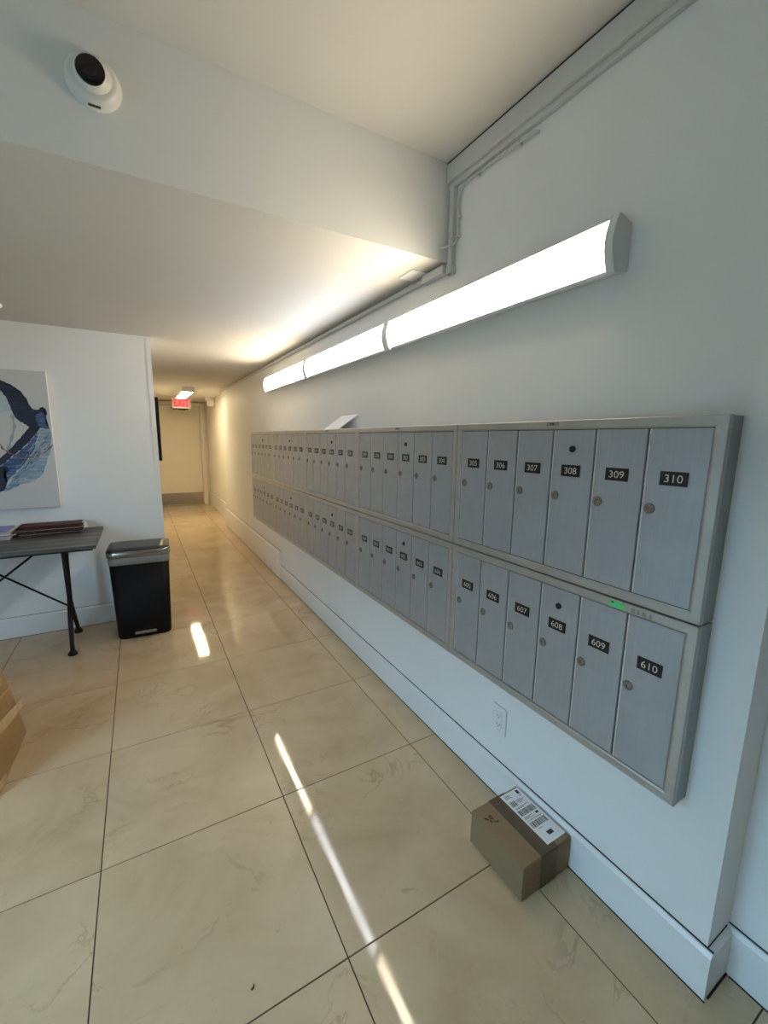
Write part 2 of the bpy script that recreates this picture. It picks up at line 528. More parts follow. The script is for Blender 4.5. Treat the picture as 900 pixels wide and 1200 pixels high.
# dark joint lines between floor and baseboard
sbox('trim_1', (-BT - 0.0035, -BT, 0.335 - BT - 0.003, 4.075, 0.0, 0.0015), M['gap'])
sbox('trim_2', (-0.0235, -0.020, 4.075, 7.09, 0.0, 0.0015), M['gap'])
sbox('trim_3', (0.0, RX1 - BT, 0.335 - BT - 0.0045, 0.335 - BT, 0.0, 0.002), M['gap'])
sbox('trim_4', (RX1 - BT - 0.004, RX1 - BT, YBACK, 0.3125, 0.0, 0.0015), M['gap'])
sbox('trim_5', (RX0, XL, YL - 0.0205, YL - 0.0165, 0.0, 0.0015), M['gap'])
# corner guard on the end of the painting wall
bm = bmesh.new()
poly_prism(bm, [(XL - 0.030, YL), (XL - 0.030, YL - 0.003), (XL + 0.003, YL - 0.003), (XL + 0.003, YL + 0.03), (XL, YL + 0.03), (XL, YL)], 'z', 0.15, ZS)
struct('trim_6', bm, M['trim'])

# corridor end: door with frame, kick plate and closer
sbox('door_1', (-0.955, -0.035, YE - 0.045, YE, 0.008, 2.035), M['door'], 0.002)
d1 = bpy.data.objects['door_1']
kp = bbox_obj('kick_plate', (-0.945, -0.045, YE - 0.048, YE - 0.045, 0.02, 0.262), M['steel'], d1)
bm = bmesh.new(); box(bm, -0.52, -0.24, YE - 0.10, YE - 0.045, 1.955, 2.01)
clo = obj('door_closer', bm, M['black_iron'], d1, 0.006)
bm = bmesh.new(); tube(bm, [(-0.30, YE - 0.08, 1.95), (-0.42, YE - 0.20, 1.945), (-0.56, YE - 0.09, 1.99)], 0.008, 6)
obj('closer_arm', bm, M['steel'], clo)
bm = bmesh.new(); lathe(bm, [(0.026, 0), (0.026, 0.02), (0.014, 0.03), (0.014, 0.05), (0.03, 0.06), (0.026, 0.085), (0, 0.09)], (-0.88, YE - 0.045, 0.98), (0, -1, 0), 16)
obj('door_knob', bm, M['steel'], d1)
bm = bmesh.new()
box(bm, -0.03, 0.06, YE - 0.06, YE, 0, 2.11)
box(bm, XL, -0.96, YE - 0.06, YE, 0, 2.11)
box(bm, -0.96, -0.03, YE - 0.06, YE, 2.04, 2.11)
struct('trim_7', bm, M['door'], None, 0.004)

# ================================================================== MAILBOXES
MW, MH, MD, FR = 0.9, 0.484, 0.065, 0.0275
Y0 = 0.4274
NUM_TOP = [100 + i for i in range(1, 11)] + [200 + i for i in range(1, 11)] + [300 + i for i in range(1, 11)]
NUM_BOT = [n + 300 for n in NUM_TOP]
DW = (MW - 2 * FR) / 6

def rail(pts_outer, pts_inner):
    """one mitred frame member: outer edge a-b, inner edge a'-b' in the (y,z) plane"""
    bm = bmesh.new()
    (oa, ob), (ia, ib) = pts_outer, pts_inner
    f, m_, bk = -MD, -MD + 0.0022, -MD + 0.014
    def lerp(p, q, t): return (p[0] + (q[0] - p[0]) * t, p[1] + (q[1] - p[1]) * t)
    # cross-section from the outer edge to the inner: eased edge, flat, step down
    secs = [(0.0, bk), (0.0, m_), (0.07, f), (0.80, f), (0.83, f + 0.0012), (1.0, f + 0.0030), (1.0, bk)]
    A = [bm.verts.new((x, *lerp(oa, ia, t))) for t, x in secs]
    B = [bm.verts.new((x, *lerp(ob, ib, t))) for t, x in secs]
    n = len(secs)
    for i in range(n):
        bm.faces.new((A[i], B[i], B[(i + 1) % n], A[(i + 1) % n]))
    bm.faces.new(A); bm.faces.new(B[::-1])
    return mesh_of('frame_rail', bm, M['alu_frame'])
e = 0.0012
o4 = [(e, e), (MW - e, e), (MW - e, MH - e), (e, MH - e)]
i4 = [(FR, FR), (MW - FR, FR), (MW - FR, MH - FR), (FR, MH - FR)]
rails = [rail((o4[k], o4[(k + 1) % 4]), (i4[k], i4[(k + 1) % 4])) for k in range(4)]
bm = bmesh.new()
box(bm, -MD + 0.0135, 0, 0.002, MW - 0.002, 0.0025, MH - 0.0025)
case_me = mesh_of('case', bm, M['alu_case'])
bm = bmesh.new()
box(bm, -MD + 0.0075, -MD + 0.0134, FR - 0.001, MW - FR + 0.001, FR - 0.001, MH - FR + 0.001)
recess_me = mesh_of('recess_panel', bm, M['gap'])
# door leaf with rolled edges
bm = bmesh.new()
g0, g1 = 0.0016, DW - 0.0016
z0, z1 = FR + 0.002, MH - FR - 0.002
xf, xb = -MD + 0.0035, -MD + 0.0074
box(bm, xf, xb, g0, g1, z0, z1)
bmesh.ops.bevel(bm, geom=[ed for ed in bm.edges if all(abs(v.co.x - xf) < 1e-5 for v in ed.verts)], offset=0.0012, segments=2, affect='EDGES')
door_me = mesh_of('door', bm, M['alu_door'])
bm = bmesh.new()
box(bm, xf - 0.0008, xf + 0.001, DW - 0.0075, DW - 0.0042, z0 + 0.001, z1 - 0.001)
edge_me = mesh_of('lip_highlight', bm, M['alu_bright'])  # door lip strip, its bright highlight painted in as paler metal
LZ = 0.257
bm = bmesh.new()
lathe(bm, [(0.0135, 0), (0.0135, 0.002), (0.012, 0.0036), (0.0095, 0.0036), (0.0090, 0.0026), (0.0075, 0.0026), (0.0068, 0.0042), (0, 0.0046)], (xf, DW - 0.0225, LZ), (-1, 0, 0), 20)
nf = len(bm.faces)
box(bm, xf - 0.0050, xf - 0.004, DW - 0.0225 - 0.0008, DW - 0.0225 + 0.0008, LZ - 0.0045, LZ + 0.0045, 1)
lock_me = mesh_of('lock', bm, [M['lock'], M['dark_metal']])
bm = bmesh.new()
lathe(bm, [(0.0095, 0), (0.0095, 0.003), (0.008, 0.004), (0.0062, 0.0035), (0.006, 0.0018), (0, 0.0018)], (xf, DW / 2, 0.399), (-1, 0, 0), 20)
mlock_me = mesh_of('master_lock', bm, M['dark_metal'])

ORD = ['at the near end', 'second from the near end', 'in the middle of the row', 'second from the far end', 'at the far end']
for row in (0, 1):
    nums = NUM_TOP if row == 0 else NUM_BOT
    for k in range(5):                      # k=0 nearest
        first = 24 - 6 * k
        seg = nums[first:first + 6]
        zb = 0.9877 if row == 0 else 0.5016
        t = thing('mailbox_unit', '%s-row six-door aluminium mailbox unit %s, plates %d to %d' % ('upper' if row == 0 else 'lower', ORD[k], seg[0], seg[-1]),
                  'mailbox', (0, Y0 + k * MW, zb), 'wall mailboxes')
        link('case', case_me, t); link('recess_panel', recess_me, t)
        for r_ in rails: link('frame_rail', r_, t)
        for j in range(6):                  # j=0 nearest door, highest number
            n_ = seg[5 - j]
            d = link('door', door_me, t, (0, FR + j * DW, 0))
            link('lip_highlight', edge_me, d)
            link('lock', lock_me, d)
            bm = bmesh.new()
            px = xf
            box(bm, px - 0.0018, px, DW / 2 - 0.031, DW / 2 + 0.031, 0.3185, 0.3525)
            put_text(bm, str(n_), (px - 0.0020, DW / 2 + 0.0205, 0.3260), (0, -1, 0), (0, 0, 1), 0.041, 0.0190, 1)
            link('number_plate', mesh_of('number_plate', bm, [M['plate'], M['digit']]), d)
            if j == 2: link('master_lock', mlock_me, d)
        if row == 0:
            bm = bmesh.new(); box(bm, -MD - 0.0008, -MD, 0.43, 0.475, MH - 0.0165, MH - 0.006)
            box(bm, -MD - 0.001, -MD - 0.0007, 0.447, 0.463, MH - 0.0135, MH - 0.0095, 1)
            obj('maker_plate', bm, [M['residue'], M['dark_metal']], t)
        if row == 1 and k == 0:
            bm = bmesh.new()
            y, z = 0.196, MH - 0.0245
            pts = [(y + 0.022, z), (y - 0.018, z + 0.001), (y - 0.024, z + 0.008), (y - 0.012, z + 0.0185), (y + 0.012, z + 0.019), (y + 0.022, z + 0.018)]
            poly_prism(bm, pts, 'x', -MD - 0.0006, -MD)
            box(bm, -MD - 0.0008, -MD - 0.0005, y + 0.010, y + 0.018, z + 0.012, z + 0.016, 1)
            s = obj('sticker', bm, [M['green'], M['ink']], t); s['label'] = 'torn green sticker'
            bm = bmesh.new()
            for a, w in ((0.158, 0.010), (0.143, 0.006), (0.130, 0.010), (0.112, 0.006)):
                box(bm, -MD - 0.0002, -MD, a - w, a, MH - 0.022, MH - 0.010)
            obj('glue_residue', bm, M['residue'], t)

# paper propped on top of the third unit
bm = bmesh.new()
zt = 0.9877 + MH - 0.001
A = [Vector((-0.062, 2.735, zt)), Vector((-0.062, 2.49, zt)), Vector((-0.004, 2.33, zt + 0.085)), Vector((-0.004, 2.575, zt + 0.085))]
th = Vector((0.0, 0.0, 0.0012))
lo = [bm.verts.new(p) for p in A]; hi = [bm.verts.new(p + th) for p in A]
bm.faces.new(lo[::-1]); bm.faces.new(hi)
for i in range(4): bm.faces.new((lo[i], lo[(i + 1) % 4], hi[(i + 1) % 4], hi[i]))
tag(obj('paper_notice', bm, M['paper']), 'white paper sheet propped against the wall on top of the mailboxes', 'paper')

# ================================================================== WALL LAMPS
def lamp_section(grow=0.0):
    """cross-section (x,z) of the wall lamp, wall at x=0"""
    g = grow
    pts = [(0, 1.860 - g), (-0.045, 1.848 - g)]
    for i in range(9):
        t = i / 8
        pts.append((-0.056 - g - 0.0195 * math.sin(math.pi * t), 1.848 - g + t * (0.138 + 2 * g)))
    pts += [(-0.045, 1.986 + g), (0, 1.972 + g)]
    return pts
def wall_lamp(y0, y1, m, label):
    t = thing('wall_lamp', label, 'lamp', (0, y0, 0), 'linear wall lamps')
    L = y1 - y0
    bm = bmesh.new()
    # housing: back tray with lips above and below the diffuser
    poly_prism(bm, [(0, 1.862), (-0.040, 1.849), (-0.047, 1.849), (-0.0505, 1.857), (-0.048, 1.859), (-0.012, 1.866), (-0.012, 1.965), (-0.052, 1.973), (-0.064, 1.975), (-0.062, 1.985), (-0.045, 1.985), (0, 1.971)], 'y', 0.018, L - 0.018)
    obj('housing', bm, M['lamp_body'], t)
    bm = bmesh.new()
    pr = []
    for i in range(13):
        q = i / 12
        pr.append((-0.0495 - 0.0085 * q - 0.0165 * math.sin(math.pi * q) ** 0.8, 1.8575 + q * 0.1155))
    pr += [(-0.050, 1.9715), (-0.0475, 1.8595)]
    poly_prism(bm, pr, 'y', 0.0255, L - 0.0255)
    for f in bm.faces: f.smooth = False
    obj('diffuser', bm, m, t)
    for a in (0.0, L - 0.025):
        bm = bmesh.new(); poly_prism(bm, lamp_section(0.0015), 'y', a, a + 0.025)
        obj('end_cap', bm, M['lamp_body'], t, 0.002)
    return t
wall_lamp(0.732, 1.908, M['lamp_warm'], 'long white wall lamp nearest the viewer, its grey end cap showing, above the mailboxes')
wall_lamp(1.910, 3.098, M['lamp_cool'], 'middle one of the three wall lamps in line above the mailboxes')
wall_lamp(3.100, 4.272, M['lamp_far'], 'farthest and smallest looking of the three wall lamps above the mailboxes')

# ================================================================== CORRIDOR FITTINGS
t = thing('ceiling_lamp', 'short white ceiling lamp in the corridor before the exit sign', 'lamp', (-0.485, 6.88, ZS))
bm = bmesh.new(); box(bm, -0.080, 0.080, 0, 1.30, -0.064, 0)
obj('housing', bm, M['lamp_body'], t, 0.004)
bm = bmesh.new(); poly_prism(bm, [(-0.072, -0.064), (-0.068, -0.070), (0.068, -0.070), (0.072, -0.064)], 'y', 0.02, 1.28)
obj('diffuser', bm, M['lamp_hall'], t)
for a in (0.0, 1.28):
    bm = bmesh.new(); poly_prism(bm, [(-0.078, -0.064), (-0.074, -0.073), (0.074, -0.073), (0.078, -0.064)], 'y', a, a + 0.02)
    obj('end_cap', bm, M['lamp_body'], t)

t = thing('exit_sign', 'white exit sign with red lit letters hanging before the corridor door', 'sign', (-0.43, 8.75, ZS))
bm = bmesh.new(); box(bm, -0.155, 0.155, -0.025, 0.025, -0.20, -0.01)
obj('housing', bm, M['white_plastic'], t, 0.006)
bm = bmesh.new(); box(bm, -0.06, 0.06, -0.02, 0.02, -0.01, 0.0)
obj('canopy', bm, M['white_plastic'], t)
bm = bmesh.new(); box(bm, -0.14, 0.14, -0.027, -0.025, -0.175, -0.025)
pnl = obj('face_panel', bm, M['exit_face'], t)
bm = bmesh.new(); put_text(bm, 'EXIT', (-0.125, -0.0285, -0.165), (1, 0, 0), (0, 0, 1), 0.25, 0.125, 0)
obj('lettering', bm, M['exit_red'], pnl)

t = thing('emergency_light', 'small white emergency light unit at ceiling corner right of the exit sign', 'light fixture', (0.03, 8.45, ZS))
bm = bmesh.new(); box(bm, -0.09, 0.07, -0.05, 0.06, -0.055, 0)
obj('housing', bm, M['white_plastic'], t, 0.008)
bm = bmesh.new(); poly_prism(bm, [(-0.07, -0.055), (-0.06, -0.14), (-0.02, -0.16), (0.055, -0.14), (0.06, -0.055)], 'y', -0.045, 0.045)
obj('lamp_head', bm, M['white_plastic'], t, 0.01)

# black display on the corridor's left wall, seen edge on
t = thing('wall_display', 'black flat panel on the corridor wall, seen edge-on past the corner', 'display', (XL, 5.0, 1.16))
bm = bmesh.new(); box(bm, 0.045, 0.080, 0.0, 1.0, 0, 0.645)
obj('panel', bm, M['black_plastic'], t, 0.004)
bm = bmesh.new(); box(bm, 0.0, 0.045, 0.35, 0.65, 0.2, 0.45)
obj('wall_bracket', bm, M['black_iron'], t)

# ================================================================== RACEWAYS AND CABLES
bm = bmesh.new(); box(bm, -0.030, 0, YBACK + 0.02, YB - 0.001, 2.412, 2.479)
t = thing('cable_raceway', 'wide painted cable raceway along the top of the wall under the upper ceiling', 'raceway', (0, 0, 0))
# recess part of the wall stands further back, so the raceway keeps to the wall's line
obj('cover', bm, M['raceway'], t, 0.003)
bm = bmesh.new(); box(bm, -0.016, 0, YBACK + 0.02, YB - 0.001, 2.392, 2.412)
obj('lower_channel', bm, M['raceway'], t, 0.002)
bm = bmesh.new(); box(bm, -0.026, 0.0, YBACK + 0.02, YB - 0.001, 2.479, 2.486)
obj('shadow_gap', bm, M['gap'], t)

t = thing('conduit_drop', 'vertical painted conduit down the wall beside the beam end', 'conduit', (0, 1.48, 2.08))
bm = bmesh.new(); box(bm, -0.022, 0, -0.016, 0.010, 0.02, 0.312)
obj('channel', bm, M['raceway'], t, 0.003)
bm = bmesh.new(); lathe(bm, [(0.017, 0), (0.019, 0.004), (0.019, 0.026), (0.015, 0.030), (0, 0.030)], (-0.012, -0.004, -0.006), (0, 0, 1), 14)
obj('elbow', bm, M['raceway'], t)

t = thing('ceiling_conduit', 'long thin conduit along the corner of the lower ceiling above the wall lamps', 'conduit', (0, 1.5, ZS - 0.02))
bm = bmesh.new(); tube(bm, [(-0.013, 0.10, -0.004), (-0.013, 5.55, -0.004)], 0.0105, 10)
obj('pipe', bm, M['raceway'], t)
bm = bmesh.new(); box(bm, -0.032, -0.001, 0.008, 0.155, -0.022, 0.012)
obj('junction_cover', bm, M['raceway'], t, 0.004)
for a in (0.2, 1.4, 2.6, 3.8, 5.0):
    bm = bmesh.new(); lathe(bm, [(0.0108, -0.008), (0.0135, -0.008), (0.0135, 0.008), (0.0108, 0.008)], (-0.013, a, -0.004), (0, 1, 0), 12)
    obj('coupling', bm, M['raceway'], t)

t = thing('coax_cable', 'thin white cable clipped below the raceway and bending down beside the conduit', 'cable', (0, 1.44, 2.17))
pts = [(-0.004, -0.375, 0.195), (-0.012, -0.35, 0.200), (-0.010, -0.20, 0.205), (-0.010, -0.06, 0.2075), (-0.010, -0.02, 0.203), (-0.010, 0.004, 0.180), (-0.010, 0.010, 0.150), (-0.010, 0.004, 0.10), (-0.010, 0.006, 0.03), (-0.022, 0.010, 0.008), (-0.034, 0.022, 0.003), (-0.040, 0.045, 0.002), (-0.056, 0.0595, 0.004)]
cv = []
for i in range(len(pts) - 1):       # smooth it
    p0 = Vector(pts[max(0, i - 1)]); p1 = Vector(pts[i]); p2 = Vector(pts[i + 1]); p3 = Vector(pts[min(len(pts) - 1, i + 2)])
    for q in (0, 0.25, 0.5, 0.75):
        cv.append(0.5 * ((2 * p1) + (p2 - p0) * q + (2 * p0 - 5 * p1 + 4 * p2 - p3) * q * q + (3 * p1 - p0 - 3 * p2 + p3) * q ** 3))
cv.append(Vector(pts[-1]))
bm = bmesh.new(); tube(bm, cv, 0.0042, 8)
obj('cord', bm, M['raceway'], t)
for (a, b_) in ((-0.30, 0.203), (-0.10, 0.2075)):
    bm = bmesh.new(); box(bm, -0.016, 0, a - 0.004, a + 0.004, b_ - 0.009, b_ + 0.006); obj('clip', bm, M['raceway'], t, 0.001)
for b_ in (0.105, 0.035):
    bm = bmesh.new(); box(bm, -0.016, 0, -0.004, 0.012, b_ - 0.004, b_ + 0.004); obj('clip', bm, M['raceway'], t, 0.001)

bm = bmesh.new(); box(bm, -0.098, -0.022, 1.628, 1.742, ZS - 0.006, ZS)
tag(obj('ceiling_plate', bm, M['trim'], None, 0.002), 'small square blank plate on the lower ceiling by the beam', 'cover plate')

t = thing('smoke_detector', 'white round detector on the lower ceiling at the left edge', 'detector', (-1.838, 3.26, ZS))
bm = bmesh.new(); lathe(bm, [(0.065, 0), (0.065, 0.012), (0.058, 0.02), (0, 0.02)], (0, 0, 0), (0, 0, -1), 24)
obj('base', bm, M['white_plastic'], t)
bm = bmesh.new(); lathe(bm, [(0.052, 0.02), (0.050, 0.034), (0.035, 0.044), (0, 0.046)], (0, 0, 0), (0, 0, -1), 24)
obj('cap', bm, M['white_plastic'], t)

# turret camera on the beam
t = thing('security_camera', 'white turret security camera with black round window on the beam', 'camera', (-1.199, YB, 2.322))
bm = bmesh.new(); lathe(bm, [(0.064, 0), (0.064, 0.006), (0.062, 0.012), (0.0545, 0.026), (0.052, 0.029), (0.046, 0.030), (0, 0.030)], (0, 0, 0), (0, -1, 0), 40)
obj('base', bm, M['white_plastic'], t)
dirv = Vector((-0.10, -1, -0.12)).normalized()
cen = Vector((0, -0.014, 0.003))
bm = bmesh.new()
prof = []
for i in range(13):
    a = math.radians(-60 + i * 9.2)
    prof.append((0.046 * math.cos(a), 0.046 * math.sin(a)))
prof += [(0.0335, 0.0385), (0.0325, 0.036), (0, 0.036)]
lathe(bm, prof, cen, dirv, 36)
ball = obj('ball', bm, M['white_plastic'], t)
bm = bmesh.new(); lathe(bm, [(0.0325, 0.0358), (0.0325, 0.0378), (0.028, 0.0392), (0, 0.0402)], cen, dirv, 36)
obj('window', bm, M['lens_black'], ball)
bm = bmesh.new(); lathe(bm, [(0.014, 0.0405), (0.014, 0.0412), (0.011, 0.0412), (0.011, 0.0405)], cen, dirv, 24)
obj('lens_ring', bm, M['dark_metal'], ball)
bm = bmesh.new(); box(bm, -0.016, 0.012, -0.018, -0.014, -0.0625, -0.0585)
obj('maker_mark', bm, M['ink'], t)

# ================================================================== OUTLET
t = thing('wall_outlet', 'white electrical outlet low on the wall under the near mailboxes', 'outlet', (0, 1.071, 0.262))
bm = bmesh.new(); box(bm, -0.006, 0, -0.036, 0.036, 0, 0.116)
obj('plate', bm, M['trim'], t, 0.003)
bm = bmesh.new(); box(bm, -0.0085, -0.006, -0.0165, 0.0165, 0.025, 0.091)
insr = obj('receptacle', bm, M['trim'], t, 0.001)
for zz in (0.040, 0.076):
    for yy in (-0.007, 0.007):
        bm = bmesh.new(); box(bm, -0.0089, -0.0084, yy - 0.001, yy + 0.001, zz - 0.004, zz + 0.004); obj('slot', bm, M['ink'], insr)
    bm = bmesh.new(); box(bm, -0.0089, -0.0084, -0.002, 0.002, zz - 0.011, zz - 0.0075); obj('slot', bm, M['ink'], insr)
for zz in (0.012, 0.104):
    bm = bmesh.new(); lathe(bm, [(0.003, 0), (0.003, 0.001), (0, 0.0012)], (-0.006, 0, zz), (-1, 0, 0), 10); obj('screw', bm, M['alu_bright'], t)

# ================================================================== PARCEL
PX0, PX1, PY0, PY1, PH = -0.2415, -0.0205, 0.716, 0.951, 0.1225
t = thing('cardboard_parcel', 'small brown cardboard parcel with a white shipping label on the floor by the baseboard', 'parcel', ((PX0 + PX1) / 2, (PY0 + PY1) / 2, 0))
hx, hy = (PX1 - PX0) / 2, (PY1 - PY0) / 2
bm = bmesh.new(); box(bm, -hx, hx, -hy, hy, 0, PH - 0.003)
bmesh.ops.subdivide_edges(bm, edges=bm.edges[:], cuts=3, use_grid_fill=True)
for v in bm.verts:      # soft cardboard walls
    bx = 1 - (v.co.x / hx) ** 2; by = 1 - (v.co.y / hy) ** 2
    if v.co.z > 0.01:
        if abs(v.co.x + hx) < 1e-4: v.co.x -= 0.003 * by * (v.co.z / PH)
        if abs(v.co.y + hy) < 1e-4: v.co.y -= 0.002 * bx
    v.co.z = max(0, v.co.z)
obj('carton', bm, M['card'], t, 0.003)
for a, b_ in ((-hx, -0.0008), (0.0008, hx)):
    bm = bmesh.new(); box(bm, a + 0.0005, b_ - 0.0005 if b_ > 0 else b_, -hy + 0.0005, hy - 0.0005, PH - 0.003, PH)
    obj('flap', bm, M['card'], t, 0.0012)
bm = bmesh.new()
box(bm, -0.030, 0.045, -hy - 0.001, hy + 0.001, PH, PH + 0.0004)
box(bm, -0.030, 0.045, -hy - 0.0034, -hy - 0.0022, 0.004, PH + 0.0004)
box(bm, -0.030, 0.045, hy, hy + 0.001, 0.04, PH + 0.0004)
box(bm, -0.030, 0.045, -hy - 0.0034, -hy, PH - 0.002, PH + 0.0004)
obj('packing_tape', bm, M['tape'], t)
bm = bmesh.new()
lx0, lx1, ly0, ly1 = 0.019, 0.1085, -0.100, 0.1105
zt = PH + 0.0004
box(bm, lx0, lx1, ly0, ly1, zt, zt + 0.0004)
lab = obj('shipping_label', bm, M['paper'], t)
bm = bmesh.new()
zz = zt + 0.0005
def ink(a, b_, c, d): box(bm, a, b_, c, d, zz, zz + 0.0001)
rnd = random.Random(3)
def bars(x0, x1, y0, y1):
    x = x0
    while x < x1:
        w = rnd.choice((0.0010, 0.0018, 0.0028)); ink(x, min(x1, x + w), y0, y1); x += w + rnd.choice((0.0008, 0.0014, 0.0022))
def lines(x0, x1, y0, n, step=0.004):
    for i in range(n):
        ink(x0, x0 + (x1 - x0) * rnd.uniform(0.5, 1), y0 - i * step, y0 - i * step + 0.0014)
lines(lx0 + 0.010, lx0 + 0.045, ly1 - 0.010, 4)
ink(lx1 - 0.022, lx1 - 0.010, ly1 - 0.022, ly1 - 0.006); lines(lx1 - 0.022, lx1 - 0.008, ly1 - 0.028, 2)
bars(lx0 + 0.008, lx0 + 0.034, ly1 - 0.058, ly1 - 0.036)          # block of small bars
lines(lx0 + 0.038, lx1 - 0.010, ly1 - 0.040, 4)
lines(lx0 + 0.012, lx1 - 0.012, ly1 - 0.066, 2)
bars(lx0 + 0.008, lx1 - 0.010, ly1 - 0.098, ly1 - 0.076)
lines(lx0 + 0.008, lx0 + 0.055, ly1 - 0.106, 3)
ink(lx1 - 0.026, lx1 - 0.014, ly1 - 0.112, ly1 - 0.104)
lines(lx0 + 0.008, lx1 - 0.012, ly1 - 0.122, 1)
bars(lx0 + 0.008, lx1 - 0.010, ly1 - 0.150, ly1 - 0.128)
lines(lx0 + 0.020, lx0 + 0.060, ly1 - 0.158, 1)
ink(lx0 + 0.034, lx0 + 0.058, ly1 - 0.190, ly1 - 0.176)
obj('label_print', bm, M['ink'], lab)
bm = bmesh.new()      # stamped marks near the far left corner of the top
for (x, y, w, h, a) in ((-0.088, 0.066, 0.006, 0.016, 0.5), (-0.080, 0.052, 0.005, 0.010, 0.2), (-0.074, 0.064, 0.004, 0.012, -0.2), (-0.066, 0.066, 0.004, 0.012, -0.2), (-0.070, 0.071, 0.010, 0.004, -0.2), (-0.070, 0.058, 0.010, 0.004, -0.2), (-0.068, 0.046, 0.004, 0.014, 0.5), (-0.060, 0.042, 0.008, 0.006, 0.2)):
    cs, sn = math.cos(a), math.sin(a)
    q = [(x + u * cs - v * sn, y + u * sn + v * cs) for u, v in ((-w / 2, -h / 2), (w / 2, -h / 2), (w / 2, h / 2), (-w / 2, h / 2))]
    poly_prism(bm, q, 'z', PH, PH + 0.0003)
obj('stamp_print', bm, M['ink'], t)

# ================================================================== LARGE CARDBOARD BOX AT THE LEFT EDGE
t = thing('cardboard_box', 'large tan cardboard box with clear tape at the left edge of the floor', 'box', (-2.03, 2.21, 0), None, math.radians(-1.5))
bx, by, bz = 0.295, 0.215, 0.37
bm = bmesh.new(); box(bm, -bx, bx, -by, by, 0, bz)
bmesh.ops.subdivide_edges(bm, edges=bm.edges[:], cuts=5, use_grid_fill=True)
for v in bm.verts:
    zt_ = v.co.z / bz
    sx = 1 - (v.co.x / bx) ** 2; sy = 1 - (v.co.y / by) ** 2
    if v.co.x > bx - 1e-4: v.co.x += 0.012 * sy * math.sin(math.pi * zt_)
    if v.co.y > by - 1e-4: v.co.y += 0.014 * sx * math.sin(math.pi * zt_)
    # the far right corner leans in towards the top
    w = max(0, v.co.x / bx) * max(0, v.co.y / by)
    v.co.y -= 0.085 * w * zt_ ** 1.3
    v.co.x -= 0.03 * w * zt_
    if v.co.z > bz - 1e-4: v.co.z += 0.012 * sx * sy
obj('carton', bm, M['card_big'], t, 0.004)
bm = bmesh.new()
def strip(bm, pts, w, n, th):
    """flat ribbon following pts, widened along w"""
    w = Vector(w); n = Vector(n) * th
    P = [Vector(p) for p in pts]
    V = [[bm.verts.new(p + w + n), bm.verts.new(p - w + n), bm.verts.new(p - w), bm.verts.new(p + w)] for p in P]
    for i in range(len(V) - 1):
        for k in range(4):
            bm.faces.new((V[i][k], V[i][(k + 1) % 4], V[i + 1][(k + 1) % 4], V[i + 1][k]))
    bm.faces.new(V[0]); bm.faces.new(V[-1][::-1])
strip(bm, [(bx + 0.005, -by, 0.262), (bx + 0.013, -0.07, 0.235), (bx + 0.013, 0.07, 0.205), (bx + 0.003, by - 0.025, 0.172)], (0, 0, 0.024), (1, 0, 0), 0.001)
obj('clear_tape', bm, M['tape_clear'], t)
bm = bmesh.new()
strip(bm, [(bx + 0.005, -by, 0.37), (bx + 0.007, -0.07, 0.345), (bx + 0.004, 0.07, 0.320), (bx - 0.012, by - 0.05, 0.29)], (0, 0, 0.004), (1, 0, 0), 0.001)
obj('tape_edge', bm, M['tape_clear'], t)
bm = bmesh.new()
strip(bm, [(bx + 0.0015, -by + 0.0, 0.035), (bx + 0.004, -by + 0.06, 0.03), (bx + 0.003, -by + 0.10, 0.02)], (0, 0, 0.018), (1, 0, 0), 0.001)
obj('lower_tape', bm, M['tape_clear'], t)

# ================================================================== TABLE
TZ = 0.75
tx0, tx1, ty0, ty1 = -2.48, -1.435, 3.03, 3.668
t = thing('console_table', 'grey wood-topped table with black iron legs under the painting', 'table', ((tx0 + tx1) / 2, 3.36, 0))
cx, cy = (tx0 + tx1) / 2, 3.36
bm = bmesh.new(); box(bm, tx0 - cx, tx1 - cx, ty0 - cy, ty1 - cy, TZ - 0.022, TZ)
obj('tabletop', bm, M['wood'], t, 0.002)
bm = bmesh.new()
box(bm, tx0 - cx + 0.02, tx1 - cx - 0.02, ty0 - cy + 0.02, ty0 - cy + 0.045, TZ - 0.034, TZ - 0.022)
obj('apron_rail', bm, M['black_iron'], t)
bm = bmesh.new()
box(bm, tx0 - cx + 0.02, tx1 - cx - 0.02, ty1 - cy - 0.045, ty1 - cy - 0.02, TZ - 0.034, TZ - 0.022)
obj('apron_rail', bm, M['black_iron'], t)
lx = -1.640 - cx
for s in (1, -1):
    X = lx * s
    bm = bmesh.new()
    tube(bm, [(X, 0.02, TZ - 0.022), (X, 0.02, TZ - 0.06), (X, 0.02, 0.60), (X, 0.015, 0.34), (X, 0.0, 0.27)], [0.030, 0.022, 0.019, 0.015, 0.017], 12)
    post = obj('leg', bm, M['black_iron'], t)
    bm = bmesh.new()
    tube(bm, [(X, 0.01, 0.30), (X, -0.06, 0.20), (X + 0.005 * s, -0.135, 0.06), (X + 0.007 * s, -0.152, 0.02)], [0.017, 0.0145, 0.013, 0.014], 12)
    lathe(bm, [(0, 0), (0.026, 0), (0.027, 0.012), (0.016, 0.028), (0.012, 0.034)], (X + 0.007 * s, -0.153, 0), (0, 0, 1), 14)
    obj('front_foot', bm, M['black_iron'], post)
    bm = bmesh.new()
    tube(bm, [(X, 0.01, 0.30), (X, 0.09, 0.20), (X, 0.20, 0.06), (X, 0.222, 0.02)], [0.017, 0.0145, 0.013, 0.014], 12)
    lathe(bm, [(0, 0), (0.026, 0), (0.027, 0.012), (0.016, 0.028), (0.012, 0.034)], (X, 0.225, 0), (0, 0, 1), 14)
    obj('rear_foot', bm, M['black_iron'], post)
